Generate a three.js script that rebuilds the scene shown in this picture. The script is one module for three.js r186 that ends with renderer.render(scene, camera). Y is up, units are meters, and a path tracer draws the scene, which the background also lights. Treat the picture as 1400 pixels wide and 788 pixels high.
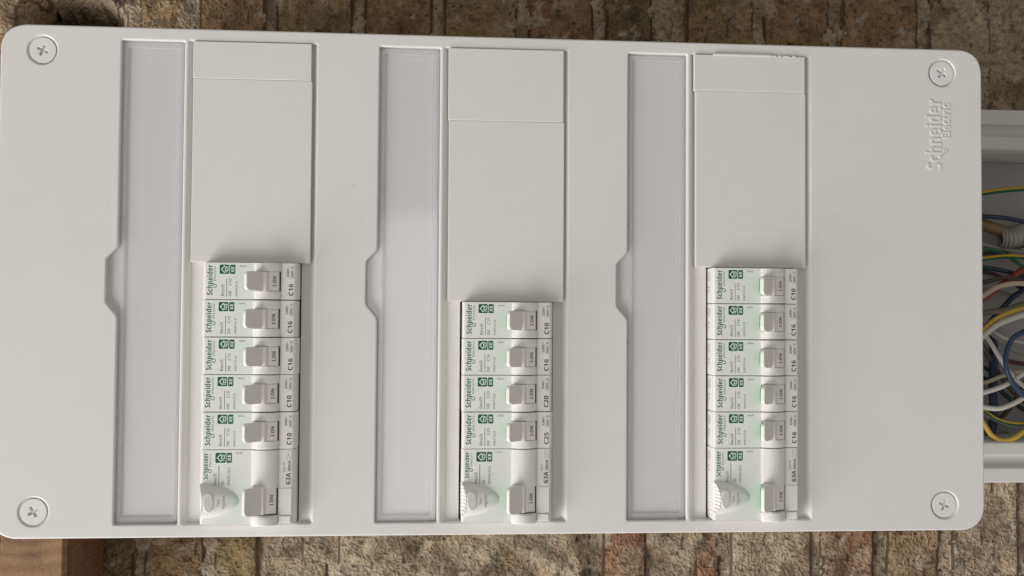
import * as THREE from 'three';
import { mergeGeometries, mergeVertices, toCreasedNormals } from 'three/addons/utils/BufferGeometryUtils.js';
import { RoundedBoxGeometry } from 'three/addons/geometries/RoundedBoxGeometry.js';
import { TextGeometry } from 'three/addons/geometries/TextGeometry.js';
import { FontLoader } from 'three/addons/loaders/FontLoader.js';
import { ImprovedNoise } from 'three/addons/math/ImprovedNoise.js';
import { RectAreaLightUniformsLib } from 'three/addons/lights/RectAreaLightUniformsLib.js';

// ---------------------------------------------------------------- camera, light, exposure
// All shapes below are given in millimetres (front face of the board at z = 0) and scaled to metres by K.
const K = 0.001;
const scene = new THREE.Scene();
const camera = new THREE.PerspectiveCamera(31.441, 1024 / 576, 0.02, 20);
camera.position.set(0.15267, 0.10044, 0.5085);
camera.rotation.set(0.0303, -0.0764, 0.0089, 'XYZ');
const renderer = new THREE.WebGLRenderer({ antialias: true });
renderer.toneMapping = THREE.LinearToneMapping;
renderer.toneMappingExposure = 1.04;
renderer.shadowMap.enabled = true;
RectAreaLightUniformsLib.init();
scene.background = new THREE.Color().setRGB(0.315, 0.304, 0.294);     // the dim plain room round the board
const LIGHTS = [
  // the daylight opening low on the left: where it stands, what it faces, its size (m), radiance
  { at: [-1.72, -1.5, 1.05], to: [0.15, 0.1, 0], w: 1.9, h: 2.0, I: 6.7, color: [1, 0.975, 0.95], label: 'bright window opening low to the left of the board' },
  // a narrow one farther behind, mirrored in the middle label strip
  { at: [0.06, -0.06, 2.6], to: [0.15, 0.1, 0], w: 0.4, h: 0.95, I: 0.62, turn: 0.09, color: [1, 0.98, 0.97], label: 'narrow dim window opening facing the middle of the board' },
];

// ---------------------------------------------------------------- helpers
let seed = 7;
const rnd = () => { seed = (seed * 1664525 + 1013904223) >>> 0; return seed / 4294967296; };
const IN = new ImprovedNoise();
const fbm = (x, y, z, o = 4) => { let s = 0, a = 0.5, f = 1; for (let i = 0; i < o; i++) { s += a * IN.noise(x * f, y * f, z * f); a *= 0.5; f *= 2.03; } return s; };
const sstep = (a, b, x) => { const t = Math.min(1, Math.max(0, (x - a) / (b - a))); return t * t * (3 - 2 * t); };
const used = {};
function numbered(n) { used[n] = (used[n] ?? -1) + 1; return used[n] ? `${n}_${String(used[n]).padStart(3, '0')}` : n; }
function thing(name, label, category, group) {
  const o = new THREE.Group(); o.name = numbered(name); o.userData = { label, category };
  if (group) o.userData.group = group;
  scene.add(o); return o;
}
function boxUV(g) {                                    // uv in metres, projected along each face's main axis
  const p = g.attributes.position, n = g.attributes.normal, uv = new Float32Array(p.count * 2);
  for (let i = 0; i < p.count; i++) {
    const x = Math.abs(n.getX(i)), y = Math.abs(n.getY(i)), z = Math.abs(n.getZ(i));
    const [a, b] = z >= x && z >= y ? [p.getX(i), p.getY(i)] : x >= y ? [p.getZ(i), p.getY(i)] : [p.getX(i), p.getZ(i)];
    uv[2 * i] = a; uv[2 * i + 1] = b;
  }
  g.setAttribute('uv', new THREE.BufferAttribute(uv, 2)); return g;
}
function prep(list, keepUV) {
  const gs = (Array.isArray(list) ? list : [list]).map((g) => {
    const q = g.index ? g.toNonIndexed() : g.clone();
    for (const k of Object.keys(q.attributes)) if (!['position', 'normal', 'uv', 'color'].includes(k)) q.deleteAttribute(k);
    if (!q.attributes.normal) q.computeVertexNormals();
    if (!q.attributes.uv) q.setAttribute('uv', new THREE.BufferAttribute(new Float32Array(q.attributes.position.count * 2), 2));
    return q;
  });
  const g = gs.length > 1 ? mergeGeometries(gs) : gs[0];
  g.scale(K, K, K);
  return keepUV ? g : boxUV(g);
}
function part(name, list, mat, parent, keepUV) {
  const m = new THREE.Mesh(prep(list, keepUV), mat);
  m.name = name; m.castShadow = m.receiveShadow = true; (parent ?? scene).add(m); return m;
}
function rebase(o, x, y, z) { o.position.set(x * K, y * K, z * K); for (const c of o.children) c.position.set(-x * K, -y * K, -z * K); }
const box = (x0, x1, y0, y1, z0, z1, r = 0) => {
  const g = r ? new RoundedBoxGeometry(x1 - x0, y1 - y0, z1 - z0, 3, r) : new THREE.BoxGeometry(x1 - x0, y1 - y0, z1 - z0);
  return g.translate((x0 + x1) / 2, (y0 + y1) / 2, (z0 + z1) / 2);
};
// outline with a radius at each corner: points [x, y, r]
function rounded(pts, path = new THREE.Shape()) {
  const n = pts.length;
  pts.forEach(([x, y, r = 0], i) => {
    const a = pts[(i + n - 1) % n], b = pts[(i + 1) % n];
    if (!r) { i ? path.lineTo(x, y) : path.moveTo(x, y); return; }
    const la = Math.hypot(a[0] - x, a[1] - y), lb = Math.hypot(b[0] - x, b[1] - y);
    const p = [x + (a[0] - x) * r / la, y + (a[1] - y) * r / la], q = [x + (b[0] - x) * r / lb, y + (b[1] - y) * r / lb];
    i ? path.lineTo(...p) : path.moveTo(...p);
    path.quadraticCurveTo(x, y, ...q);
  });
  path.closePath(); return path;
}
const rectPts = (x0, x1, y0, y1, r = 0) => [[x0, y0, r], [x1, y0, r], [x1, y1, r], [x0, y1, r]];
// extrude an outline in x-y between z0 and z1 with a rounded front and back edge b
function slab(shape, z0, z1, b = 0, seg = 3, curve = 8) {
  return new THREE.ExtrudeGeometry(shape, { depth: z1 - z0 - 2 * b, bevelEnabled: b > 0, bevelThickness: b, bevelSize: b, bevelOffset: -b, bevelSegments: seg, curveSegments: curve }).translate(0, 0, z0 + b);
}
// extrude a profile in x-z along y between y0 and y1
function bar(shape, y0, y1, b = 0, curve = 8) {
  const g = new THREE.ExtrudeGeometry(shape, { depth: y1 - y0 - 2 * b, bevelEnabled: b > 0, bevelThickness: b, bevelSize: b, bevelOffset: -b, bevelSegments: 2, curveSegments: curve });
  return g.rotateX(Math.PI / 2).translate(0, y1 - b, 0);
}
// rounded edges shade smoothly while large flats stay flat: corner normals weighted by face area, within a crease angle
function smooth(g, angle = 0.6) {
  const q = g.index ? g.toNonIndexed() : g, p = q.attributes.position, n = p.count, cos = Math.cos(angle), at = new Map(), fn = [];
  const a = new THREE.Vector3(), b = new THREE.Vector3(), c = new THREE.Vector3();
  const key = (i) => `${Math.round(p.getX(i) * 500)},${Math.round(p.getY(i) * 500)},${Math.round(p.getZ(i) * 500)}`;
  for (let f = 0; f < n; f += 3) {
    a.fromBufferAttribute(p, f); b.fromBufferAttribute(p, f + 1); c.fromBufferAttribute(p, f + 2);
    const w = b.clone().sub(a).cross(c.clone().sub(a)), area = w.length(); fn.push([w.normalize(), area]);
    for (let i = f; i < f + 3; i++) { const k = key(i); at.has(k) ? at.get(k).push(f / 3) : at.set(k, [f / 3]); }
  }
  const out = new Float32Array(n * 3), s = new THREE.Vector3();
  for (let i = 0; i < n; i++) {
    const me = fn[Math.floor(i / 3)][0]; s.set(0, 0, 0);
    for (const f of at.get(key(i))) if (fn[f][0].dot(me) > cos) s.addScaledVector(fn[f][0], fn[f][1] + 1e-9);
    (s.lengthSq() > 0 ? s.normalize() : s.copy(me)).toArray(out, 3 * i);
  }
  q.setAttribute('normal', new THREE.BufferAttribute(out, 3)); return q;
}

// ---------------------------------------------------------------- materials
function noiseTexture(n, fn, srgb) {                  // fn(u, v) -> [r, g, b] in 0..1
  const d = new Uint8Array(n * n * 4);
  for (let j = 0; j < n; j++) for (let i = 0; i < n; i++) {
    const c = fn(i / n, j / n), k = 4 * (j * n + i);
    d[k] = 255 * c[0]; d[k + 1] = 255 * c[1]; d[k + 2] = 255 * c[2]; d[k + 3] = 255;
  }
  const t = new THREE.DataTexture(d, n, n); t.wrapS = t.wrapT = THREE.RepeatWrapping; t.magFilter = THREE.LinearFilter; t.minFilter = THREE.LinearMipmapLinearFilter; t.generateMipmaps = true;
  if (srgb) t.colorSpace = THREE.SRGBColorSpace;
  t.needsUpdate = true; return t;
}
const rep = (t, size) => { const c = t.clone(); c.repeat.set(1 / size, 1 / size); c.needsUpdate = true; return c; };
const hash = (i, j, s) => { let h = Math.imul(i, 374761393) ^ Math.imul(j, 668265263) ^ Math.imul(s + 11, 974634301); h = Math.imul(h ^ (h >>> 13), 1274126177); return ((h ^ (h >>> 16)) >>> 0) / 2147483648 - 1; };
const tile = (u, v, f, s) => {                        // smooth noise in -1..1 that closes on itself, f cells across
  const fx = Math.max(1, Math.round(f)), x = u * fx, y = v * fx, i = Math.floor(x), j = Math.floor(y), a = x - i, b = y - j;
  const p = a * a * (3 - 2 * a), q = b * b * (3 - 2 * b), h = (m, n) => hash((((i + m) % fx) + fx) % fx, (((j + n) % fx) + fx) % fx, s * 13 + fx);
  return (h(0, 0) * (1 - p) + h(1, 0) * p) * (1 - q) + (h(0, 1) * (1 - p) + h(1, 1) * p) * q;
};
const grainT = noiseTexture(256, (u, v) => { const g = 0.5 + 0.3 * tile(u, v, 60, 3) + 0.3 * tile(u, v, 110, 9); return [g, g, g]; });
const smudgeT = noiseTexture(512, (u, v) => {
  const s = 0.985 + 0.007 * tile(u, v, 9, 5) + 0.007 * tile(u, v, 40, 8);
  const d = sstep(0.9, 0.96, tile(u, v, 170, 21)) * 0.12 * sstep(0.3, 0.5, tile(u, v, 12, 31));   // scattered specks of building dust
  return [s - d, s - d * 1.05, s - d * 1.15];
});
const waveT = noiseTexture(256, (u, v) => { const g = 0.5 + 0.3 * tile(u, v, 5, 3) + 0.15 * tile(u, v, 11, 9); return [g, g, g]; });
const plastic = (rgb, rough, extra = {}) => new THREE.MeshPhysicalMaterial({ color: new THREE.Color().setRGB(...rgb), roughness: rough, bumpMap: rep(grainT, 0.03), bumpScale: 0.00002, ...extra });
const M = {
  cover: plastic([0.755, 0.738, 0.713], 0.3, { map: rep(smudgeT, 0.31) }),
  plate: plastic([0.75, 0.73, 0.7], 0.3, { map: rep(smudgeT, 0.23) }),
  floor: plastic([0.75, 0.735, 0.71], 0.45),
  paper: plastic([0.745, 0.73, 0.725], 0.6),
  screw: plastic([0.77, 0.76, 0.74], 0.35),
  breaker: plastic([0.81, 0.795, 0.765], 0.26),
  lever: plastic([0.82, 0.785, 0.74], 0.3),
  green: plastic([0.02, 0.3, 0.11], 0.4),
  duct: plastic([0.62, 0.605, 0.575], 0.4),
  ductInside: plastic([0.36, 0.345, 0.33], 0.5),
  dark: plastic([0.03, 0.03, 0.03], 0.7),
  clear: new THREE.MeshPhysicalMaterial({ bumpMap: rep(waveT, 0.23), bumpScale: 0.00025, color: new THREE.Color().setRGB(0.996, 0.996, 0.998), roughness: 0.06, transmission: 1, thickness: 0, ior: 1.49 }),
  frame: plastic([0.6, 0.6, 0.6], 0.4),
  frost: new THREE.MeshPhysicalMaterial({ color: new THREE.Color().setRGB(0.97, 0.97, 0.98), roughness: 0.3, transmission: 0.75, thickness: 0, ior: 1.49 }),
};
const FONT = await new FontLoader().loadAsync('fonts/droid/droid_sans_bold.typeface.json');
// ---------------------------------------------------------------- windows that light the place
for (const L of LIGHTS) {
const l = new THREE.RectAreaLight(new THREE.Color().setRGB(...L.color), L.I, L.w, L.h);
l.position.set(...L.at); l.lookAt(...L.to); l.rotateZ(L.turn ?? 0); l.name = 'window_daylight'; scene.add(l);
const o = thing('window', L.label, 'window');
o.position.copy(l.position); o.quaternion.copy(l.quaternion);
const w = L.w / K, h = L.h / K;
const pane = part('pane', box(-w / 2, w / 2, -h / 2, h / 2, 8, 16), new THREE.MeshStandardMaterial({ color: 0x222222, emissive: new THREE.Color().setRGB(...L.color), emissiveIntensity: 0.8, roughness: 0.4 }), o);
pane.castShadow = false;
part('window_frame', [box(-w / 2 - 60, -w / 2 - 1, -h / 2 - 60, h / 2 + 60, 0, 50), box(w / 2 + 1, w / 2 + 60, -h / 2 - 60, h / 2 + 60, 0, 50), box(-w / 2 - 1, w / 2 + 1, -h / 2 - 60, -h / 2 - 1, 0, 50), box(-w / 2 - 1, w / 2 + 1, h / 2 + 1, h / 2 + 60, 0, 50)], M.frame, o);
}

// ---------------------------------------------------------------- old brick wall
const grit = (u, v, k) => 0.2 * tile(u, v, 26, k) + 0.24 * tile(u, v, 67, k + 1) + 0.4 * tile(u, v, 150, k + 2) + 0.6 * tile(u, v, 290, k + 3);
const brickT = noiseTexture(1024, (u, v) => {
  const g = 0.72 + 0.3 * grit(u, v, 2), w = 0.03 * tile(u, v, 31, 40) + 0.03 * tile(u, v, 90, 44);
  const pit = sstep(0.55, 0.8, tile(u, v, 110, 55)) * 0.3 + sstep(0.6, 0.85, tile(u, v, 48, 57)) * 0.25, chip = sstep(0.62, 0.85, tile(u, v, 125, 71)) * 0.24;
  const k = Math.min(0.96, Math.max(0.08, g - pit + chip));
  return [k, Math.max(0.04, k - 0.02 - w), Math.max(0.03, k - 0.04 - w * 1.6)];
});
const brickB = noiseTexture(1024, (u, v) => {
  const k = Math.min(1, Math.max(0, 0.55 + 0.45 * grit(u, v, 2) - sstep(0.55, 0.8, tile(u, v, 110, 55)) * 0.35)); return [k, k, k];
});
const brickM = new THREE.MeshStandardMaterial({ color: 0xffffff, vertexColors: true, roughness: 0.95, map: rep(brickT, 0.31), bumpMap: rep(brickB, 0.31), bumpScale: 0.0017 });
const WALL = -150;
const wall = thing('brick_wall', 'old rough brick wall with crumbling mortar behind the white board', 'wall');
const TONE = { tan: [0.38, 0.27, 0.155], brown: [0.31, 0.2, 0.095], red: [0.32, 0.175, 0.105], rust: [0.29, 0.165, 0.095], grey: [0.44, 0.355, 0.24], dark: [0.19, 0.135, 0.075], ochre: [0.37, 0.245, 0.125], olive: [0.3, 0.215, 0.1] };
const LIME = [0.48, 0.42, 0.32], SOOT = [0.16, 0.115, 0.07];
function weather(g, base, s) {// dried mortar smears and darker burnt patches, each with an outline of its own
const p = g.attributes.position, c = new Float32Array(p.count * 3);
for (let i = 0; i < p.count; i++) {
const x = p.getX(i), y = p.getY(i), z = p.getZ(i);
const m = sstep(0.1, 0.2, fbm(x / 24 + s, y / 24, s * 2.1, 5)) * 0.5, w = sstep(0.24, 0.29, fbm(x / 13 + 40, y / 13 + s, 3, 4)) * 0.75, b = sstep(0.12, 0.24, fbm(x / 30 + s * 3, y / 30, 9, 4)) * 0.55;
for (let k = 0; k < 3; k++) { let v = base[k] * (1 + 0.5 * fbm(x / 9, y / 9, z / 9 + s, 3)); v += (TONE.grey[k] - v) * m; v += (SOOT[k] - v) * b; v += (LIME[k] - v) * w; c[3 * i + k] = Math.max(0.015, v); }
}
g.setAttribute('color', new THREE.BufferAttribute(c, 3)); return g;
}
const PIT = (x, y) => 46 * sstep(1, 0.35, Math.hypot((x + 76) / 36, (y - 288) / 24)); // the hole broken out of the wall at the upper left
function brick(x0, x1, y0, y1, tone, s, proud = 0) {
const nx = Math.round((x1 - x0) / 1.7), ny = Math.round((y1 - y0) / 1.9);
let g = new THREE.BoxGeometry(x1 - x0, y1 - y0, 40, nx, ny, 3); g.deleteAttribute('uv'); g.deleteAttribute('normal'); g = mergeVertices(g, 1e-3);
const p = g.attributes.position, hx = (x1 - x0) / 2, hy = (y1 - y0) / 2;
for (let i = 0; i < p.count; i++) {
let x = p.getX(i), y = p.getY(i), z = p.getZ(i);
const X = x + hx + x0, Y = y + hy + y0;
const ex = hx - Math.abs(x), ey = hy - Math.abs(y), e = Math.min(ex, ey);
const n = fbm(X / 26, Y / 26, s, 5), f = fbm(X / 6, Y / 6, s + 5, 3);
if (z > 19) { z += n * 7 + f * 1.8 - 3 * Math.pow(Math.max(0, 1 - e / 6), 2) * (1.1 + n); }
const k = fbm(Y / 17, z / 30 + s, X > x0 + hx ? 3 : 8, 3) * 2;
    if (ex < 1e-3) x -= Math.sign(x) * (1.2 + k);
if (ey < 1e-3) y -= Math.sign(y) * (1.2 + fbm(X / 12, z / 20, s, 3) * 2.5);
p.setXYZ(i, x + (x0 + x1) / 2, y + (y0 + y1) / 2, z - 20 + WALL + proud - (z > 0 ? PIT(X, Y) : 0));
}
g.computeVertexNormals();
part('brick', weather(g, TONE[tone], s), brickM, wall);
}
const TOP = [[-175, -125, 'brown'], [-122, -92, 'tan'], [-88, -40, 'dark', -6], [-37, -2, 'ochre'], [1, 46, 'brown'], [49, 101, 'olive'], [105, 152, 'brown'], [156, 207, 'olive'], [211, 257, 'rust'], [262, 296, 'dark'], [299, 312, 'brown', -4], [315, 364, 'olive'], [368, 416, 'brown'], [421, 476, 'brown'], [481, 528, 'grey'], [532, 584, 'dark', -14], [588, 640, 'brown']];
const LOW = [[-175, -120, 'brown'], [-117, -62, 'dark'], [-58, -30, 'dark'], [-28, 12, 'brown'], [15, 46, 'olive'], [49, 66, 'rust', -4], [69, 89, 'grey', -2], [92, 129, 'grey'], [132, 175, 'grey'], [177, 219, 'tan'], [222, 257, 'grey'], [261, 293, 'red', 2], [297, 319, 'grey', -2], [322, 342, 'red', -3], [345, 403, 'grey'], [406, 444, 'rust', 1], [450, 490, 'tan'], [494, 544, 'grey'], [548, 596, 'grey'], [600, 640, 'tan']];
TOP.forEach(([a, b, t, d = 0], i) => brick(a, b, 176 + 22 * rnd(), 338, t, i * 3.7 + 1, d + (rnd() - 0.5) * 5));
LOW.forEach(([a, b, t, d = 0], i) => brick(a, b, -122, 12 + 20 * rnd(), t, i * 4.3 + 70, d + (rnd() - 0.5) * 4));
{
let g = new THREE.PlaneGeometry(870, 500, 400, 230); g.deleteAttribute('uv');
const p = g.attributes.position;
for (let i = 0; i < p.count; i++) { const X = p.getX(i) + 232, Y = p.getY(i) + 108; p.setXYZ(i, X, Y, WALL - 2.4 + fbm(X / 15, Y / 15, 3, 5) * 8 + (Y < 60 ? 8.5 * sstep(88, 112, X) * sstep(262, 240, X) * (0.8 + 0.8 * fbm(X / 40, Y / 30, 5, 3)) : 0) - PIT(X, Y)); }
g.computeVertexNormals();
part('mortar', weather(g, [0.43, 0.345, 0.235], 33), brickM, wall);
part('wall_core', box(-203, 667, -142, 358, WALL - 130, WALL - 62), new THREE.MeshStandardMaterial({ color: new THREE.Color().setRGB(0.2, 0.16, 0.11), roughness: 0.95 }), wall);
}
rebase(wall, 232, -122, WALL - 20);

// ---------------------------------------------------------------- timber block at the lower left
{
const woodT = noiseTexture(512, (u, v) => {
const w = v + 0.012 * tile(u, v, 6, 3) + 0.004 * tile(u, v, 26, 5);
const r = Math.sin(w * Math.PI * 2 * 14 + 1.5 * tile(u, v, 4, 8)), f = tile(u, v, 130, 4) * 0.5, k = 0.74 + 0.1 * r + 0.18 * f + 0.14 * tile(u, v, 9, 14);
return [Math.min(1, k + 0.02), Math.min(1, k * 0.97), Math.min(1, k * 0.92)];
});
const wood = new THREE.MeshStandardMaterial({ color: new THREE.Color().setRGB(0.33, 0.195, 0.1), roughness: 0.75, map: rep(woodT, 0.1), bumpMap: rep(woodT, 0.1), bumpScale: 0.0006 });
const end = new THREE.MeshStandardMaterial({ color: new THREE.Color().setRGB(0.22, 0.1, 0.045), roughness: 0.8, map: rep(woodT, 0.05), bumpMap: rep(woodT, 0.05), bumpScale: 0.0006 });
const o = thing('timber_block', 'brown sawn timber block with wavy grain below the lower left board corner', 'timber');
part('timber_body', box(-84.5, -51, -95, 18, -149, -80, 0.8), wood, o);
part('end_grain', slab(rounded(rectPts(-145, -84, -93, 16, 1)), 0, 1, 0.3).rotateY(Math.PI / 2).translate(-51, 0, -233), end, o);
rebase(o, -67, -95, -115);
}

// ---------------------------------------------------------------- white cable duct behind the board
{
const o = thing('cable_duct', 'open white plastic cable duct with ribbed rims leaving the right board edge', 'cable duct');
const X0 = 432, X1 = 640;
const run = (pts) => { const g = new THREE.ExtrudeGeometry(rounded(pts.map(([y, z, r]) => [-z, y, r])), { depth: X1 - X0, bevelEnabled: false, curveSegments: 5 }); return g.rotateY(Math.PI / 2).translate(X0, 0, 0); };
const side = (f) => [
[f(0), -149], [f(0), -106, 1.5], [f(9.6), -105, 1.4], [f(10.2), -109.5, 2], [f(16), -109.5, 2], [f(17), -106, 1.2], [f(25), -106.5, 1.2], [f(26.5), -112, 1], [f(27), -149],
];
part('duct_side', run(side((d) => 234 - d)), M.duct, o);
part('duct_side', run(side((d) => 0.5 + d).reverse()), M.duct, o);
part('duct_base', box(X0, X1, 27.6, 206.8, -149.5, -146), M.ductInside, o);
rebase(o, 536, 117, -149.5);
}

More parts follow.
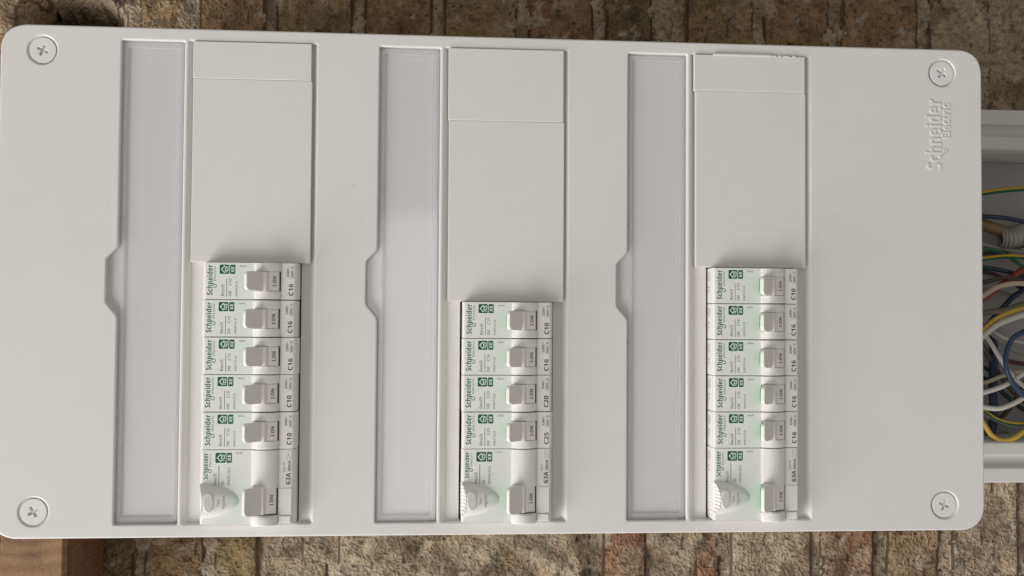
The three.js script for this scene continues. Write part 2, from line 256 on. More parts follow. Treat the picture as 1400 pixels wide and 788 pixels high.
// ---------------------------------------------------------------- wires lying in the duct
const COAT = { navy: [0.016, 0.03, 0.07], blue: [0.025, 0.05, 0.115], brown: [0.07, 0.045, 0.03], cream: [0.5, 0.44, 0.33], red: [0.28, 0.04, 0.025], teal: [0.015, 0.05, 0.05], grey: [0.28, 0.27, 0.25], yellow: [0.55, 0.38, 0.05], white: [0.58, 0.56, 0.5], maroon: [0.09, 0.02, 0.03], taupe: [0.2, 0.16, 0.11], ochre: [0.21, 0.14, 0.06], conduit: [0.4, 0.38, 0.34] };
const gyT = noiseTexture(64, (u, v) => v < 0.52 ? [0.78, 0.62, 0.09] : [0.05, 0.33, 0.2], true);
const gyM = new THREE.MeshStandardMaterial({ map: gyT, roughness: 0.45 });
const WIRES = [
['earth_wire', 'gy', 1.9, 'green and yellow earth wire running straight across the upper duct interior, above all other wires', [[480.7, 179.9, -128], [507.1, 183.9, -126], [520.9, 185.9, -125], [532.6, 186.9, -124], [552.4, 190.1, -124]]],
['blue_wire', 'navy', 1.7, 'dark blue wire just below the topmost earth wire, resting on the corrugated conduits', [[482.7, 170.9, -132], [508.1, 168.9, -128], [519.8, 168.0, -126], [533.6, 165.8, -126], [554.6, 162.9, -128]]],
['brown_wire', 'brown', 1.7, 'dark brown wire lying across the red wire in the middle of the duct', [[485.2, 123.2, -128], [505.6, 126.1, -124], [518.6, 129.0, -122], [532.1, 127.3, -124], [553.0, 123.8, -126]]],
['cream_wire', 'cream', 1.9, 'cream wire bending in a shallow arch right above the red wire end', [[489.0, 107.7, -126], [503.3, 117.5, -120], [509.4, 122.2, -117], [517.5, 124.5, -116], [527.8, 125.1, -117], [549.2, 121.7, -120]]],
['red_wire', 'red', 2.3, 'thick red wire climbing steeply from the cover edge to the right', [[490.0, 104.4, -128], [506.1, 115.8, -125], [517.3, 124.3, -124], [533.3, 134.9, -126], [554.5, 146.2, -128]]],
['earth_wire', 'gy', 1.4, 'green and yellow wire curving downwards beneath the grey corrugated conduit', [[484.4, 149.5, -126], [504.6, 147.6, -122], [511.3, 146.1, -120], [520.6, 142.1, -121], [532.1, 135.8, -124], [549.3, 124.7, -128]]],
['earth_wire', 'gy', 1.6, 'flat lying green and yellow wire just over the dark teal wire', [[482.2, 138.0, -122], [503.5, 140.9, -120], [515.6, 142.4, -119], [529.8, 142.1, -120], [550.6, 140.6, -122]]],
['teal_wire', 'teal', 1.8, 'dark teal wire below the green and yellow pair in mid duct', [[487.4, 137.6, -132], [509.0, 135.8, -130], [522.7, 133.6, -129], [535.7, 130.4, -130], [555.5, 125.8, -130]]],
['grey_wire', 'grey', 1.7, 'pale grey wire passing behind the green and yellow pair', [[488.6, 153.0, -134], [510.2, 150.7, -132], [524.0, 148.0, -131], [537.0, 146.3, -132], [557.0, 144.1, -132]]],
['yellow_wire', 'yellow', 1.8, 'bright yellow wire rising to the right above a white one in mid duct', [[486.7, 84.3, -122], [500.3, 96.1, -115], [506.0, 101.7, -113], [515.1, 106.4, -112], [524.7, 109.2, -112], [545.3, 112.2, -114]]],
['white_wire', 'white', 2.0, 'thick white wire lying directly below the rising yellow wire', [[487.7, 77.2, -124], [499.7, 91.9, -114], [505.8, 98.0, -111], [514.8, 102.2, -110], [523.5, 105.0, -110], [544.0, 108.4, -112]]],
['blue_wire', 'blue', 1.9, 'blue wire bowed into a large open loop towards the cover edge', [[546.5, 103.8, -116], [524.6, 94.4, -112], [516.6, 90.3, -110], [511.7, 82.5, -109], [511.1, 73.3, -109], [515.4, 63.2, -110], [524.2, 54.3, -112], [541.1, 45.3, -116]]],
['white_wire', 'white', 1.7, 'white wire slanting steeply downwards inside the blue loop', [[500.9, 100.7, -130], [508.4, 90.4, -126], [512.9, 80.2, -122], [520.0, 69.0, -121], [530.9, 59.6, -123], [547.4, 51.4, -126]]],
['grey_wire', 'grey', 1.6, 'grey wire sloping down behind the upper part of the blue loop', [[504.4, 100.7, -132], [518.0, 89.9, -130], [527.3, 82.8, -129], [534.6, 80.5, -129], [555.1, 77.2, -130]]],
['white_wire', 'white', 1.8, 'white wire swinging upwards to the right across the navy strap', [[485.4, 50.5, -120], [500.0, 55.9, -115], [509.5, 59.3, -113], [517.7, 63.5, -113], [525.5, 68.0, -114], [547.5, 78.6, -118]]],
['grey_wire', 'cream', 1.5, 'thin cream wire running just above the white wire on the navy strap', [[488.6, 58.4, -126], [505.1, 61.4, -124], [517.2, 66.1, -123], [531.5, 68.9, -124], [552.5, 70.3, -126]]],
['white_wire', 'white', 1.9, 'lowest thick white wire, curved upwards beneath the blue loop', [[484.3, 52.0, -118], [499.4, 46.8, -114], [507.8, 46.1, -112], [516.5, 48.8, -112], [524.8, 52.9, -113], [547.4, 63.7, -118]]],
['navy_strap', 'navy', 3.3, 'broad navy blue cable standing across the lower white wires', [[520.3, 93.5, -140], [516.1, 77.0, -132], [513.8, 58.2, -129], [514.1, 39.4, -129], [511.5, 27.2, -129], [508.8, 22.1, -132]]],
['earth_wire', 'gy', 1.3, 'thin green and yellow wire sagging between white wires above the yellow bottom loop', [[485.4, 50.5, -120], [500.5, 44.3, -116], [507.0, 39.5, -114], [516.6, 36.7, -114], [525.9, 36.1, -115], [547.1, 37.6, -118]]],
['grey_wire', 'grey', 1.5, 'grey wire right under the thin sagging earth wire', [[499.4, 44.2, -128], [512.9, 37.8, -126], [521.5, 33.3, -124], [531.2, 32.4, -124], [552.1, 33.1, -126]]],
['yellow_wire', 'yellow', 1.9, 'dull yellow wire hanging in a loop onto the lower duct wall', [[489.1, 47.4, -118], [497.3, 37.4, -112], [501.8, 29.8, -110], [507.9, 26.3, -109], [515.5, 27.6, -109], [522.8, 31.6, -110], [544.7, 43.1, -114]]],
['maroon_wire', 'maroon', 1.7, 'maroon wire deep in the duct behind the blue loop', [[495.2, 86.3, -138], [511.9, 81.6, -136], [524.3, 76.0, -135], [538.2, 73.2, -135], [558.8, 72.2, -136]]],
['brown_wire', 'brown', 1.9, 'dark brown wire crossing steeply under the white wires by the cover edge', [[500.5, 95.9, -134], [509.7, 83.6, -132], [517.0, 69.9, -131], [528.2, 55.8, -131], [536.2, 49.5, -132], [552.2, 36.5, -134]]],
['dark_wire', 'teal', 1.8, 'dark green wire deep behind the lower white wires', [[495.0, 66.2, -138], [512.4, 63.4, -137], [526.1, 53.0, -136], [538.5, 43.5, -136], [558.5, 36.3, -136]]],
['navy_wire', 'navy', 2.0, 'navy wire slanting from the cream arch down to the cover edge', [[560.8, 144.5, -138], [536.8, 121.9, -132], [528.2, 116.1, -131], [520.2, 107.9, -131], [511.8, 97.9, -132], [502.9, 86.4, -134]]],
['brown_wire', 'taupe', 2.2, 'taupe brown wire lying flat above the rising yellow wire', [[487.2, 103.4, -132], [508.2, 106.4, -129], [522.0, 108.4, -128], [534.3, 112.3, -128], [555.5, 117.2, -130]]],
['ochre_conduit', 'ochre', 4.6, 'ochre conduit stub with a pale corrugated sleeve pushed against it', [[491.8, 168.0, -140], [508.5, 164.7, -134], [515.7, 161.7, -131], [523.0, 158.9, -130]]],
['corrugated_conduit', 'conduit', 6.5, 'pale grey corrugated conduit with a torn open end in the duct', [[520.6, 155.1, -131], [527.9, 155.5, -129], [535.3, 158.5, -129], [555.9, 165.0, -130]]],
  ['grey_wire', 'grey', 1.5, 'dull grey wire running straight behind the red wire and the cream arch', [[491.5, 119.8, -140], [513.9, 120.9, -139], [527.8, 119.1, -138], [540.4, 115.3, -138], [561.1, 110.7, -139]]],
  ['maroon_wire', 'maroon', 1.6, 'maroon wire curving down just above the brown wire in mid duct', [[490.5, 135.1, -138], [512.3, 133.3, -136], [525.3, 129.6, -136], [539.8, 122.1, -137], [560.5, 113.1, -138]]],
  ['brown_wire', 'brown', 1.6, 'brown wire deep behind the upper green and yellow pair', [[492.2, 143.0, -141], [514.7, 145.6, -140], [529.2, 146.7, -140], [541.9, 151.2, -140], [562.2, 158.3, -140]]],
  ['white_wire', 'white', 1.4, 'thin white wire tilted downwards deep behind the yellow and white rise', [[499.8, 107.8, -137], [512.5, 97.9, -135], [524.4, 90.3, -135], [538.9, 86.5, -136], [559.5, 82.7, -137]]],
  ['teal_wire', 'teal', 1.6, 'dark teal wire crossing deep behind the white swing wire', [[496.1, 71.8, -140], [513.5, 70.5, -139], [525.5, 63.3, -139], [540.5, 60.5, -139], [561.2, 58.5, -140]]],
  ['grey_wire', 'grey', 1.5, 'pale grey wire lowest in the duct, beneath the dull yellow bottom loop', [[501.9, 23.8, -142], [514.7, 26.9, -140], [527.7, 28.9, -139], [540.1, 24.1, -139], [560.8, 21.0, -140]]],
  ['brown_wire', 'brown', 1.7, 'dark brown wire rising steeply between the lower white wires deep in the duct', [[511.3, 24.9, -141], [520.8, 33.6, -140], [530.9, 43.1, -140], [541.6, 57.5, -141], [557.5, 71.9, -142]]],
];
for (const [name, coat, r, label, pts] of WIRES) {
const curve = new THREE.CatmullRomCurve3(pts.map((q) => new THREE.Vector3(...q)), false, 'centripetal');
const o = thing(name, label, /conduit/.test(name) ? 'conduit' : /strap/.test(name) ? 'cable' : 'wire');
const c = new THREE.Vector3(...pts[0]);
if (coat === 'gy') part('sheath', new THREE.TubeGeometry(curve, 60, r * 0.86, 12), gyM, o, true);
else if (coat === 'conduit') {
const rows = 400, seg = 18, pos = [], idx = [], fr = curve.computeFrenetFrames(rows), L = curve.getLength();
for (let i = 0; i <= rows; i++) {
const p = curve.getPointAt(i / rows), w = r + 0.75 * Math.sin(i / rows * L / 2.1 * Math.PI * 2);
for (let j = 0; j <= seg; j++) { const a = j / seg * Math.PI * 2, n = fr.normals[i].clone().multiplyScalar(Math.cos(a) * w).addScaledVector(fr.binormals[i], Math.sin(a) * w), e = i === 0 ? 2.5 * IN.noise(j * 0.9, 4, 2) : 0; pos.push(p.x + n.x + e, p.y + n.y, p.z + n.z); }
}
for (let i = 0; i < rows; i++) for (let j = 0; j < seg; j++) { const a = i * (seg + 1) + j, b = a + seg + 1; idx.push(a, a + 1, b, b, a + 1, b + 1); }
const g = new THREE.BufferGeometry(); g.setAttribute('position', new THREE.Float32BufferAttribute(pos, 3)); g.setIndex(idx); g.computeVertexNormals();
part('sleeve', g, plastic(COAT.conduit, 0.5, { side: THREE.DoubleSide }), o);
} else part('sheath', new THREE.TubeGeometry(curve, 70, r * 0.86, 10), plastic(COAT[coat], 0.42), o);
rebase(o, c.x, c.y, c.z);
}

// ---------------------------------------------------------------- the distribution board
const board = thing('distribution_board', 'large white plastic distribution board with three rows of breakers and round screws', 'distribution board');
const X_L = [0, 125, 250];
const BX0 = -57.2, BX1 = 435.9, BY0 = -6.3, BY1 = 241.8;
const LW = 30.05, RL = 32.2, RR = 94.2, RT = 235.8, RB = 0.1, FLOOR = -3;
const labelPts = (k, i = 0) => [[k + i, 0.1 + i, 0.8], [k + LW - i, 0.1 + i, 0.8], [k + LW - i, 235.4 - i, 0.8], [k + i, 235.4 - i, 0.8], [k + i, 134.5 - i * 0.6, 1.6], [k - 5.6 + i, 128.6 - i * 0.6, 1.6], [k - 5.6 + i, 107.2 + i * 0.6, 1.6], [k + i, 100.6 + i * 0.6, 1.6]];
const SCREWS = [[-37.5, 229.4, -0.42], [414.6, 229.4, -0.62], [-37.5, 6.6, 0.55], [414.6, 6.6, -0.4]];
{
const s = rounded(rectPts(BX0, BX1, BY0, BY1, 13.5));
const hole = (pts) => s.holes.push(rounded(pts, new THREE.Path()));
for (const k of X_L) { hole(labelPts(k)); hole(rectPts(k + RL, k + RR, RB, RT, 0.9)); }
for (const [x, y] of SCREWS) { const h = new THREE.Path(); h.absarc(x, y, 6.95, 0, Math.PI * 2, true); s.holes.push(h); }
const skirt = rounded(rectPts(BX0 + 0.3, BX1 - 0.3, BY0 + 0.3, BY1 - 0.3, 13.3));
skirt.holes.push(rounded(rectPts(BX0 + 2.2, BX1 - 2.2, BY0 + 2.2, BY1 - 2.2, 12), new THREE.Path()));
part('front_cover', [smooth(slab(s, -3.4, 0, 0.9, 5, 20), 0.5), slab(skirt, -20, -3.3, 0, 1, 16)], M.cover, board);
const bodyS = rounded(rectPts(BX0 + 5, BX1 - 5, BY0 + 5, BY1 - 5, 10));
const inner = rounded(rectPts(BX0 + 7, BX1 - 7, BY0 + 7, BY1 - 7, 9), new THREE.Path());
bodyS.holes.push(inner);
part('back_box', [slab(bodyS, -146, -3.6, 0, 1, 10), slab(rounded(rectPts(BX0 + 5, BX1 - 5, BY0 + 5, BY1 - 5, 10)), -149, -146.05, 0)], M.duct, board);
// backing of the label recesses
for (const k of X_L) {
const f = rounded(labelPts(k, -1.2).map(([x, y]) => [x, y]));
for (const r of [[k + 27.6, k + 29.8, 234.2, 235.2], [k + 27.6, k + 29.8, 0.3, 1.2], [k + 0.5, k + 1.2, 150, 151], [k + 0.5, k + 1.2, 147.4, 148.6], [k + 0.4, k + 1.1, 88, 89.6]]) f.holes.push(rounded(rectPts(...r), new THREE.Path()));
part('label_recess', slab(f, -4.6, -3.42, 0), M.floor, board);
}
// sunken trays round the breakers: sloped sides, floor with the opening for the devices
for (const k of X_L) {
const ring = (l, r, b, t, z) => [[k + RL + l, RB + b, z], [k + RR - r, RB + b, z], [k + RR - r, RT - t, z], [k + RL + l, RT - t, z]];
const rings = [ring(-0.02, -0.02, -0.02, -0.02, -0.9), ring(0.3, 0.4, 0.05, 0.1, -1.1), ring(0.9, 1.15, 0.12, 0.2, -2.1), ring(1.3, 1.6, 0.2, 0.25, -2.6), ring(2.0, 2.4, 0.35, 0.35, FLOOR)];
const pos = [];
for (let i = 0; i < rings.length - 1; i++) for (let j = 0; j < 4; j++) {
const a = rings[i][j], b = rings[i][(j + 1) % 4], c = rings[i + 1][j], d = rings[i + 1][(j + 1) % 4];
pos.push(...a, ...b, ...c, ...c, ...b, ...d);
}
const w = new THREE.BufferGeometry(); w.setAttribute('position', new THREE.Float32BufferAttribute(pos, 3)); w.computeVertexNormals();
const f = rounded(rectPts(k + RL + 1.9, k + RR - 2.3, RB + 0.3, RT - 0.3));
f.holes.push(rounded(rectPts(k + 40.95, k + 87.55, 0.75, 222, 0.5), new THREE.Path()));
part('device_recess', [smooth(w, 0.7), slab(f, FLOOR - 1.9, FLOOR, 0.25, 2)], M.floor, board);
}
// screws in their dished seats
for (const [x, y, a] of SCREWS) {
const dish = new THREE.LatheGeometry([[6.36, -3.3], [6.36, -1.3], [6.55, -1.0], [7.0, -0.5]].map((q) => new THREE.Vector2(...q)), 48).rotateX(Math.PI / 2).translate(x, y, 0);
const bed = new THREE.CircleGeometry(6.5, 40).translate(x, y, -3.2);
part('screw_seat', [smooth(dish, 0.9), bed], M.cover, board);
const head = new THREE.Shape(); head.absarc(0, 0, 6.3, 0, Math.PI * 2, false);
const cross = [[2.75, -0.55], [2.75, 0.55], [0.62, 0.66], [0.55, 2.75], [-0.55, 2.75], [-0.66, 0.62], [-2.75, 0.55], [-2.75, -0.55], [-0.62, -0.66], [-0.55, -2.75], [0.55, -2.75], [0.66, -0.62]];
const turn = (v) => [v[0] * Math.cos(a) - v[1] * Math.sin(a), v[0] * Math.sin(a) + v[1] * Math.cos(a)];
head.holes.push(rounded(cross.map(turn).reverse(), new THREE.Path()));
const top = slab(head, -2.9, -0.35, 0.32, 3, 24);
const sole = new THREE.ConeGeometry(4.2, 0.5, 32, 1).rotateX(Math.PI / 2).translate(x, y, -1.75);
part('screw', [smooth(top, 0.5).translate(x, y, 0), new THREE.CylinderGeometry(5.9, 5.9, 0.3, 32).rotateX(Math.PI / 2).translate(x, y, -2.95), sole], M.screw, board);
}
// clear strips over the label recesses, held in a thin frame; white paper behind
for (const k of X_L) {
const c = rounded(labelPts(k, 0.45).map((q, i) => i > 3 ? [q[0], q[1], q[2]] : q));
const lc = part('label_cover', slab(c, -1.9, -0.75, 0.3, 2, 6), M.clear, board);
const rim = rounded(rectPts(k + 0.6, k + 29.4, 0.8, 234.8, 0.6));
rim.holes.push(rounded(rectPts(k + 2.6, k + 26.9, 3.2, 232.2, 1), new THREE.Path()));
part('cover_rim', slab(rim, -3.1, -1.95, 0.25, 2), M.frost, lc);
part('cover_rib', box(k + 28.0, k + 28.6, 2, 233.5, -3.1, -1.95), M.frost, lc);
    part('paper_strip', box(k + 3, k + 26.6, 4, 231.6, -3.4, -3.3), M.paper, board);
    }
// snap-in blanking plates, none of them perfectly level
const P = [
[34.3, 91.6, 217.25, 235.55, 0.75, 0.2], [34.5, 92.1, 127.0, 217.2, 0.6, -0.1],
[159.1, 217.0, 199.3, 235.5, 0.9, 0.25], [159.6, 217.4, 109.0, 199.25, 0.6, -0.05],
[283.6, 341.2, 217.0, 235.5, 1.1, 0.1], [284.5, 341.6, 127.2, 216.95, 0.7, 0.0],
];
for (const [x0, x1, y0, y1, z, tilt] of P) {
const g = slab(rounded(rectPts(-(x1 - x0) / 2, (x1 - x0) / 2, -(y1 - y0) / 2, (y1 - y0) / 2, 0.5)), -2.9 - z, 0, 0.35, 3, 4);
g.rotateX(tilt * 0.02).rotateZ(tilt * 0.004).translate((x0 + x1) / 2, (y0 + y1) / 2, z);
part('blanking_plate', smooth(g, 0.5), M.plate, board);
}
const burr = [box(293.4, 323.4, 235.1, 236.1, -0.6, 1.55, 0.2)];
for (const [a, w] of [[323.9, 2.4], [327.2, 1.6], [330.0, 3.0], [334.6, 1.8]]) burr.push(box(a, a + w, 235.2, 235.75 + 0.2 * rnd(), -0.6, 1.3, 0.15));
part('torn_tab', burr, M.plate, board);
// raised maker's lettering at the right end, reading upwards
const raise = (txt, cap, len, x, y) => {
const g = new TextGeometry(txt, { font: FONT, size: cap, depth: 0.26, curveSegments: 5, bevelEnabled: true, bevelThickness: 0.25, bevelSize: 0.2, bevelOffset: -0.16, bevelSegments: 2 });
g.computeBoundingBox(); const b = g.boundingBox;
g.translate(-b.min.x, 0, 0).scale(len / (b.max.x - b.min.x), 1, 1);
return g.rotateZ(Math.PI / 2).translate(x, y, -0.12);
};
const loop = new THREE.CatmullRomCurve3([[-0.2, 6.6], [1.3, 7.4], [2.7, 8.8], [2.9, 10.2], [2.0, 10.4], [1.4, 9.2], [1.1, 8.2]].map(([a, b]) => new THREE.Vector3(413.6 + a, 179 + b, 0)));
part('raised_lettering', [raise('Schneider', 7.9, 36.2, 413.9, 179), raise('Electric', 4.5, 18.2, 418.6, 195.2), new THREE.TubeGeometry(loop, 30, 0.42, 6)], M.cover, board);
}
rebase(board, 189, BY0, -149);

// ---------------------------------------------------------------- printed faces of the breakers
const S = 22;// canvas pixels per millimetre
const GREEN = '#06552f', INK = '#1a1d1c', GREYGREEN = '#4a6254', MINT = '#e6e8e3', WHITE = '#e9e6e0';
// a sheet covering x0..x1 of the front, h long; drawing turns with the print, which reads upwards
function sheet(x0, x1, h, bg, draw) {
const c = document.createElement('canvas'); c.width = Math.round(h * S); c.height = Math.round((x1 - x0) * S);
const g = c.getContext('2d'); g.fillStyle = bg; g.fillRect(0, 0, c.width, c.height);
const text = (t, x, y0, y1, cap, color, font = 'sans-serif', bold = false) => {// baseline at x, from y0 to y1 along the print
g.save(); g.translate(y0 * S, (x - x0) * S); g.fillStyle = color; g.font = `${bold ? 'bold ' : ''}100px ${font}`; g.textBaseline = 'alphabetic'; g.textAlign = 'left';
const w = g.measureText(t).width; g.scale((y1 - y0) * S / w, cap * S / 72); g.fillText(t, 0, 0); g.restore();
};
const rect = (xa, xb, ya, yb, color, r = 0, line = 0) => {
g.beginPath(); g.roundRect(ya * S, (xa - x0) * S, (yb - ya) * S, (xb - xa) * S, r * S);
if (line) { g.strokeStyle = color; g.lineWidth = line * S; g.stroke(); } else { g.fillStyle = color; g.fill(); }
};
const path = (pts, w, color) => { g.strokeStyle = color; g.lineWidth = w * S; g.lineCap = g.lineJoin = 'round'; g.beginPath(); pts.forEach(([x, y], i) => g[i ? 'lineTo' : 'moveTo'](y * S, (x - x0) * S)); g.stroke(); };
const side = (t, x, y, size, color) => { g.save(); g.translate(y * S, (x - x0) * S); g.rotate(Math.PI / 2); g.fillStyle = color; g.font = `${size * S}px sans-serif`; g.fillText(t, 0, 0); g.restore(); };
draw({ text, rect, path, side, g });
const tx = new THREE.CanvasTexture(c); tx.colorSpace = THREE.SRGBColorSpace; tx.anisotropy = 8; return tx;
}
function logo(d, x, y0, y1, cap) { // maker's name with the looped tail under its middle
const L = y1 - y0;
d.text('Schneider', x, y0, y1, cap, GREEN, 'sans-serif', true);
const q = []; for (let i = 0; i <= 24; i++) { const t = i / 24 * Math.PI * 1.75 - 1.2; q.push([x + cap * (0.42 + 0.33 * Math.sin(t)), y0 + L * (0.325 + 0.055 * Math.cos(t)) - cap * 0.3 * (0.42 + 0.33 * Math.sin(t)) * 0.5]); }
d.path([[x - cap * 0.25, y0 + L * 0.4], [x + cap * 0.1, y0 + L * 0.39], ...q], cap * 0.12, GREEN);
}
function house(d, x0, x1, y0, y1) {// green tile with a white house and a plug tail, then the XE tile
d.rect(x0, x1, y0, y1, GREEN, 0.55);
const w = x1 - x0, m = (y0 + y1) / 2, h = y1 - y0, P = (a, b) => [x0 + a * w, m + b * h];
d.path([P(0.5, -0.36), P(0.18, 0), P(0.5, 0.36)], 0.42, '#eef3ee');
d.path([P(0.5, 0.26), P(0.86, 0.26), P(0.86, -0.1), P(0.58, -0.14), P(0.58, 0.12), P(0.7, 0.12)], 0.36, '#eef3ee');
d.path([P(0.5, -0.28), P(0.86, -0.28)], 0.3, '#eef3ee');
}
const decal = (tx, rough = 0.4) => new THREE.MeshPhysicalMaterial({ map: tx, roughness: rough, bumpMap: rep(grainT, 0.03), bumpScale: 0.00001 });
// a print lying on the front (plane at height z0..z1 between x0 and x1), y0..y1
function sticker(name, tx, x0, x1, y0, y1, z0, z1, parent) {
const g = new THREE.BufferGeometry();
g.setAttribute('position', new THREE.Float32BufferAttribute([x0, y0, z0, x1, y0, z1, x1, y1, z1, x0, y1, z0], 3));
g.setAttribute('uv', new THREE.Float32BufferAttribute([0, 1, 0, 0, 1, 0, 1, 1], 2)); g.setIndex([0, 1, 2, 0, 2, 3]); g.computeVertexNormals();
return part(name, g, decal(tx), parent, true);
}
const LX0 = 1.6, LX1 = 24.3; // label sheet, in mm from the breaker's left edge
const frontSheet = {}, rightSheet = {};
for (const a of ['C10', 'C16', 'C20', 'C25']) {
frontSheet[a] = sheet(LX0, LX1, 17.6, MINT, (d) => {
logo(d, 4.35, 1.7, 16.6, 2.55);
d.text('Electric', 5.95, 8.5, 16.3, 1.15, GREYGREEN);
house(d, 7.7, 12.3, 12.2, 16.7);
d.rect(12.65, 15.2, 12.2, 16.7, GREEN, 0.5); d.text('XE', 14.7, 12.9, 16.0, 1.55, '#eef3ee', 'sans-serif', true);
d.side('M04HC', 17.2, 15.6, 1.05, INK);
d.rect(11.0, 11.22, 1.1, 10.0, INK);
d.text('Resi9', 10.0, 1.2, 7.0, 1.5, INK); d.text('DM', 13.4, 1.2, 3.9, 1.4, INK); d.text(a, 13.4, 6.5, 10.0, 1.4, INK);
d.text('R9EFC6' + a.slice(1), 16.3, 1.2, 8.8, 0.95, INK);
});
rightSheet[a] = sheet(37, 43.4, 17.6, WHITE, (d) => {
d.text(a, 43.05, 1.5, 7.7, 2.3, '#121414', 'sans-serif', true); d.text('230V~', 40.8, 10.9, 16.0, 1.15, INK, 'sans-serif', true);
d.text('3000', 42.9, 10.6, 13.9, 0.95, INK, 'sans-serif', true); d.text('3', 42.9, 15.2, 16.0, 0.95, INK, 'sans-serif', true); d.rect(41.7, 43.2, 10.2, 14.3, INK, 0.1, 0.07); d.rect(41.7, 43.2, 14.9, 16.3, INK, 0.1, 0.07);
});
}
const rcdFront = {}, rcdRight = {};
for (const [a, code, tiny] of [['AC', 'R9ERC263', '5DV04C'], ['A', 'R9ERA263', '1V15CZ']]) {
rcdFront[a] = sheet(LX0, LX1, 35.4, MINT, (d) => {
logo(d, 3.6, 21.4, 34.2, 2.3); d.text('Electric', 5.2, 27.2, 33.9, 1.1, GREYGREEN);
house(d, 7.1, 12.0, 29.4, 34.2); d.rect(12.3, 14.9, 29.4, 34.2, GREEN, 0.5); d.text('XE', 14.4, 30.1, 33.5, 1.6, '#eef3ee', 'sans-serif', true);
d.side(tiny, 16.4, 33.6, 1.1, INK);
d.rect(8.7, 8.95, 18.5, 28.2, INK); d.text('Resi9', 7.8, 18.5, 24.2, 1.5, INK); d.text('ID', 11.4, 18.5, 20.6, 1.45, INK); d.text(code, 14.1, 18.5, 27.2, 1.05, INK);
});
rcdRight[a] = sheet(37, 43.4, 35.4, WHITE, (d) => {
d.text('63A', 43.0, 18.6, 24.4, 2.3, '#121414', 'sans-serif', true); d.text('30mA', 43.0, 24.9, 30.3, 1.5, INK, 'sans-serif', true); d.text('Type ' + a, 40.1, 24.6, a === 'A' ? 28.2 : 29.6, 0.95, INK);
d.rect(41.0, 43.2, 31.0, 34.6, INK, 0.15, 0.08); d.path([0, 1, 2, 3, 4, 5, 6, 7, 8].map((i) => [42.1 + 0.45 * Math.sin(i / 8 * Math.PI * 2), 31.7 + i * 0.27]), 0.14, INK);
});
}
const onSheet = (h) => sheet(0, 3.6, h, '#e4dfd8', (d) => d.text('I.ON', 2.75, h / 2 - 2.6, h / 2 + 2.6, 1.7, '#1e1e1e', 'sans-serif', true));
const onMcb = onSheet(8.6), onRcd = onSheet(12.6);
const sideSheet = sheet(0, 9.2, 17.2, WHITE, (d) => {
d.g.strokeStyle = INK; d.g.lineWidth = 0.28 * S; d.g.beginPath(); d.g.ellipse(13.2 * S, 5.4 * S, 2.1 * S, 1.9 * S, 0, 0, 7); d.g.stroke(); d.g.lineWidth = 0.2 * S; d.g.beginPath(); d.g.ellipse(13.2 * S, 5.4 * S, 0.9 * S, 1.5 * S, 0.5, 0, 7); d.g.stroke();
d.text('C E', 6.6, 5.2, 8.6, 2.2, INK); d.rect(6.8, 7.0, 3.4, 8.8, INK); d.rect(2.2, 2.32, 0.6, 16.4, '#b9b5ae');
});
function sideSticker(y0, y1, parent) {
const g = new THREE.BufferGeometry(), x = -0.04, z0 = 4.7, z1 = -4.5;
g.setAttribute('position', new THREE.Float32BufferAttribute([x, y0, z1, x, y0, z0, x, y1, z0, x, y1, z1], 3));
g.setAttribute('uv', new THREE.Float32BufferAttribute([0, 0, 0, 1, 1, 1, 1, 0], 2)); g.setIndex([0, 1, 2, 0, 2, 3]); g.computeVertexNormals();
part('side_print', g, decal(sideSheet), parent, true);
}

// ---------------------------------------------------------------- breakers
const TOPZ = 6.8;
function profile(pts) { return rounded(pts); }
const bodyProfile = () => profile([[0, -40], [45, -40], [45, 1.2, 1.4], [43.9, 5.2, 1.2], [36.75, 5.5], [36.7, -4], [24.5, -4], [24.45, TOPZ, 0.2], [0, TOPZ, 1.6]]);
const bossProfile = () => { const s = new THREE.Shape(); s.moveTo(24.35, -4.1); s.lineTo(24.35, 7.3); s.quadraticCurveTo(24.6, 7.7, 25.2, 7.9); s.quadraticCurveTo(30.5, 10.6, 35.6, 7.2); s.quadraticCurveTo(36.7, 6.4, 36.85, 5.3); s.lineTo(36.85, -4.1); s.closePath(); return s; };
function lever(y0, y1, parent, A, B, corner, on) { // thumb paddle leaning to the left on a small drum, green behind
const L = part('lever', [
bar(profile([[24.7, -3], [36.05, -3], [36.05, 7.0, 0.4], [32.2, 8.45, 0.2], [31.7, 8.4], [30.4, 9.85, 0.4], [B[0] + 0.3, 9.75], [A[0] + 1.6, A[1] - 2.0], [A[0] + 1.3, A[1] - 3.6], [24.7, 7.0]]), y0 - 0.1, y1 + 0.1, 0.15),
(() => {
const dx = B[0] - A[0], dz = B[1] - A[1], len = Math.hypot(dx, dz), t = 2.1;
const g = slab(rounded([[0, y0, corner], [len + 0.5, y0, 0.3], [len + 0.5, y1, 0.3], [0, y1, corner]]), -t, 0, 0.45, 4, 10);
return smooth(g, 0.7).rotateY(Math.atan2(-dz, dx)).translate(A[0], 0, A[1]);
})(),
], M.lever, parent);
const dx = B[0] - A[0], dz = B[1] - A[1], len = Math.hypot(dx, dz);
part('green_band', [slab(rounded([[0.75, y0 + 0.6, corner], [len - 1.6, y0 + 0.6, 0.3], [len - 1.6, y1 - 0.6, 0.3], [0.75, y1 - 0.6, corner]]), -2.75, -2.12, 0.1, 2, 8).rotateY(Math.atan2(-dz, dx)).translate(A[0], 0, A[1]), bar(profile([[A[0] + 1.7, A[1] - 2.6], [A[0] + 0.95, A[1] - 3.6], [24.2, 6.86], [24.75, 6.86], [A[0] + 2.4, A[1] - 3.2]]), y0 + 0.5, y1 - 0.5, 0)], M.green, L);
sticker('on_print', on, 32.3, 35.6, y0 + 0.3, y1 - 0.3, 8.47, 7.21, L);
return L;
}
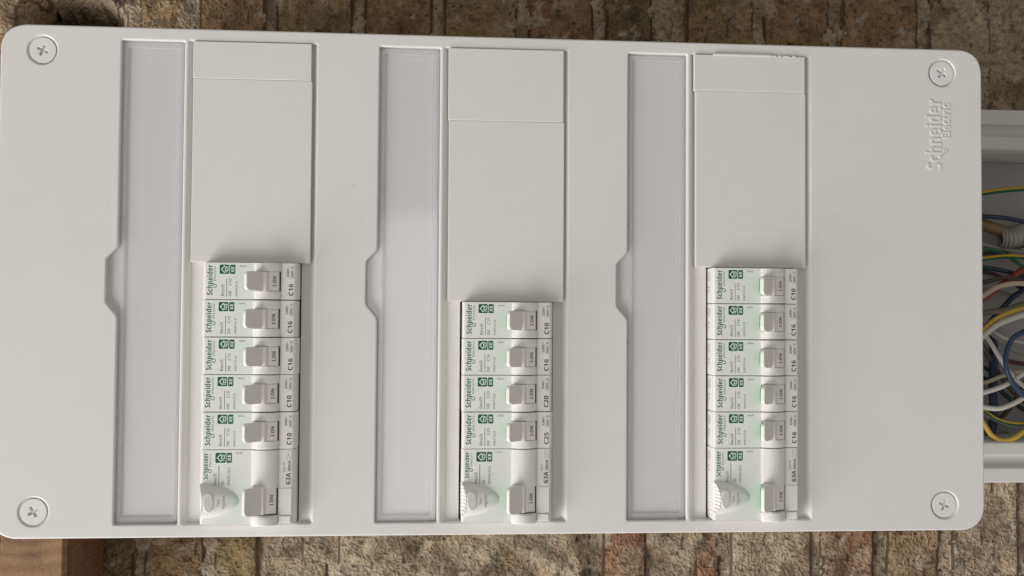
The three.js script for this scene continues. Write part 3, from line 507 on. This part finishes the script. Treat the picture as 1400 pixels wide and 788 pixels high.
function makeMcb(a) {
const o = new THREE.Group();
part('breaker_body', smooth(bar(bodyProfile(), 0.14, 17.86, 0.22, 6), 0.5), M.breaker, o);
part('slot_guard', smooth(bar(bossProfile(), 0.22, 4.15, 0.35), 0.5), M.breaker, o);
part('slot_guard', smooth(bar(bossProfile(), 13.6, 17.78, 0.35), 0.5), M.breaker, o);
sticker('front_label', frontSheet[a], LX0 + 0.1, LX1, 0.3, 17.7, TOPZ + 0.04, TOPZ + 0.04, o);
sticker('rating_label', rightSheet[a], 37.0, 43.0, 0.4, 17.6, 5.53, 5.29, o);
lever(4.35, 13.4, o, [22.5, 17.4], [28.4, 9.9], 2.3, onMcb);
sideSticker(0.4, 17.6, o);
return o;
}
const buttonT = (() => { // TEST print for the button's top, seen as x 0..19, y 0..17
const w = 19, h = 17, c = document.createElement('canvas'); c.width = h * S; c.height = w * S; const g = c.getContext('2d');
g.fillStyle = '#f2f0ec'; g.fillRect(0, 0, c.width, c.height); g.fillStyle = '#6a6a66'; g.font = `${1.9 * S}px sans-serif`; g.textAlign = 'center';
g.fillText('Test', 8.3 * S, 10.0 * S); g.fillText('régulier', 8.3 * S, 12.4 * S);
const t = new THREE.CanvasTexture(c); t.colorSpace = THREE.SRGBColorSpace; return t;
})();
function testButton(o) {
const N = 40, R = 40, pos = [], uv = [], idx = [], yc = 11.2;
const at = (u, s) => {
    const yh = 8.25 * Math.pow(Math.max(0, 1 - Math.pow(u, 1.75)), 0.55) + 0.02, y = s * yh;
    const x = 0.15 + 2.1 * (1 - s * s) * Math.pow(1 - u, 2) + 18.6 * u;
    const z = TOPZ - 0.35 + (5.3 * Math.pow(1 - u, 0.75) + 0.25) * Math.pow(Math.max(0, 1 - Math.pow(Math.abs(s), 3.2)), 0.75);
return [x, y + yc, z];
};
for (let i = -1; i <= N; i++) for (let j = 0; j <= R; j++) {
const s = -1 + 2 * j / R, p = i < 0 ? [-0.12, yc + s * 8.2, TOPZ - 6.5] : at(i / N, s);
pos.push(...p); uv.push((p[1] - yc + 8.5) / 17, 1 - p[0] / 19);
}
for (let i = 0; i <= N; i++) for (let j = 0; j < R; j++) { const a = i * (R + 1) + j, b = a + R + 1; idx.push(a, b, a + 1, b, b + 1, a + 1); }
const g = new THREE.BufferGeometry(); g.setAttribute('position', new THREE.Float32BufferAttribute(pos, 3)); g.setAttribute('uv', new THREE.Float32BufferAttribute(uv, 2)); g.setIndex(idx);
const b = part('test_button', toCreasedNormals(g, 0.75), decal(buttonT, 0.38), o, true);
const ribs = [];
for (let i = 0; i < 9; i++) {
const s = -0.86 + i * 0.215, [x, y, z] = at(0, s);
ribs.push(bar(profile([[-0.45, TOPZ - 6.3], [0.1, TOPZ - 6.6], [x + 0.3, z + 0.05], [x - 0.3, z + 0.1, 0.2]]), y - 0.4, y + 0.4, 0.2));
}
part('grip_rib', ribs, M.breaker, b).userData.kind = 'stuff';
const e = new THREE.Shape(); e.absellipse(0, 0, 2.5, 4.7, 0, Math.PI * 2);
const push = smooth(slab(e, -1.2, 0.55, 0.5, 5, 24), 0.6).rotateY(0.24).translate(4.9, yc, 11.0);
part('push_key', push, M.breaker, b);
part('push_mark', [box(-0.9, 0.9, -0.08, 0.08, 0, 0.1), box(0.82, 0.98, -0.9, 0.9, 0, 0.1)].map((q) => q.rotateY(0.24).translate(4.9, yc, 11.54)), M.breaker, b);
}
function makeRcd(a) {
const o = new THREE.Group();
part('breaker_body', smooth(bar(bodyProfile(), 0.14, 35.7, 0.22, 6), 0.5), M.breaker, o);
part('slot_guard', smooth(bar(bossProfile(), -0.7, 4.4, 0.9), 0.8).scale(1, 1, 1.12), M.breaker, o);
part('slot_guard', smooth(bar(bossProfile(), 17.3, 35.6, 0.35), 0.5), M.breaker, o);
part('blank_strip', box(37.2, 43.2, 4.3, 17.0, 5.0, 5.75, 0.15), M.breaker, o);
part('end_bar', box(37.0, 43.0, 0.3, 3.9, 5.0, 6.3, 0.4), M.breaker, o);
sticker('front_label', rcdFront[a], LX0 + 0.1, LX1, 0.3, 35.5, TOPZ + 0.04, TOPZ + 0.04, o);
sticker('rating_label', rcdRight[a], 37.0, 43.0, 17.2, 35.4, 5.56, 5.32, o);
lever(5.2, 18.2, o, [22.8, 16.6], [29.2, 9.4], 2.6, onRcd);
testButton(o);
sideSticker(18.5, 35.4, o);
return o;
}
// 'rating_label' of the residual current devices shows the upper half of its sheet
for (const a of ['AC', 'A']) { const t = rcdRight[a]; t.repeat.set(18.2 / 35.4, 1); t.offset.set(17.2 / 35.4, 0); }
const ORD = ['topmost', 'second from the top', 'third from the top', 'fourth from the top', 'fifth from the top'];
const ROWS = [
{ col: 'left', n: 5, rate: ['C16', 'C16', 'C16', 'C10', 'C10'], type: 'AC' },
{ col: 'middle', n: 4, rate: ['C10', 'C16', 'C20', 'C25'], type: 'A' },
{ col: 'right', n: 5, rate: ['C10', 'C16', 'C16', 'C16', 'C16'], type: 'AC' },
];
const proto = {};
function place(o, name, label, category, group, x, y, dx) {
o.name = numbered(name); o.userData = { label, category, group };
o.position.set((x + dx) * K, y * K, dx * 0.6 * K); scene.add(o);
}
ROWS.forEach((r, c) => {
const rcd = proto[r.type] ? proto[r.type].clone() : (proto[r.type] = makeRcd(r.type));
place(rcd, 'residual_current_switch', `double width 63A type ${r.type} switch with test button, at the bottom of the ${r.col} column`, 'circuit breaker', 'wide switches with test buttons', X_L[c] + 42, 1.1, 0);
r.rate.forEach((a, i) => {
const m = proto[a] ? proto[a].clone() : (proto[a] = makeMcb(a));
const where = i === r.n - 1 ? `lowest of the ${r.col} column, right above the test button switch` : i === 0 ? `topmost of the ${r.col} column, under the blanking plate` : `${ORD[i]} of the ${r.col} column`;
m.rotation.z = (rnd() - 0.5) * 0.004;
    place(m, 'circuit_breaker', `narrow ${a} breaker, ${where}`, 'circuit breaker', 'narrow breakers clipped into the board', X_L[c] + 42, 36.85 + 18 * (r.n - 1 - i), (rnd() - 0.5) * 0.5);
});
});

renderer.render(scene, camera);
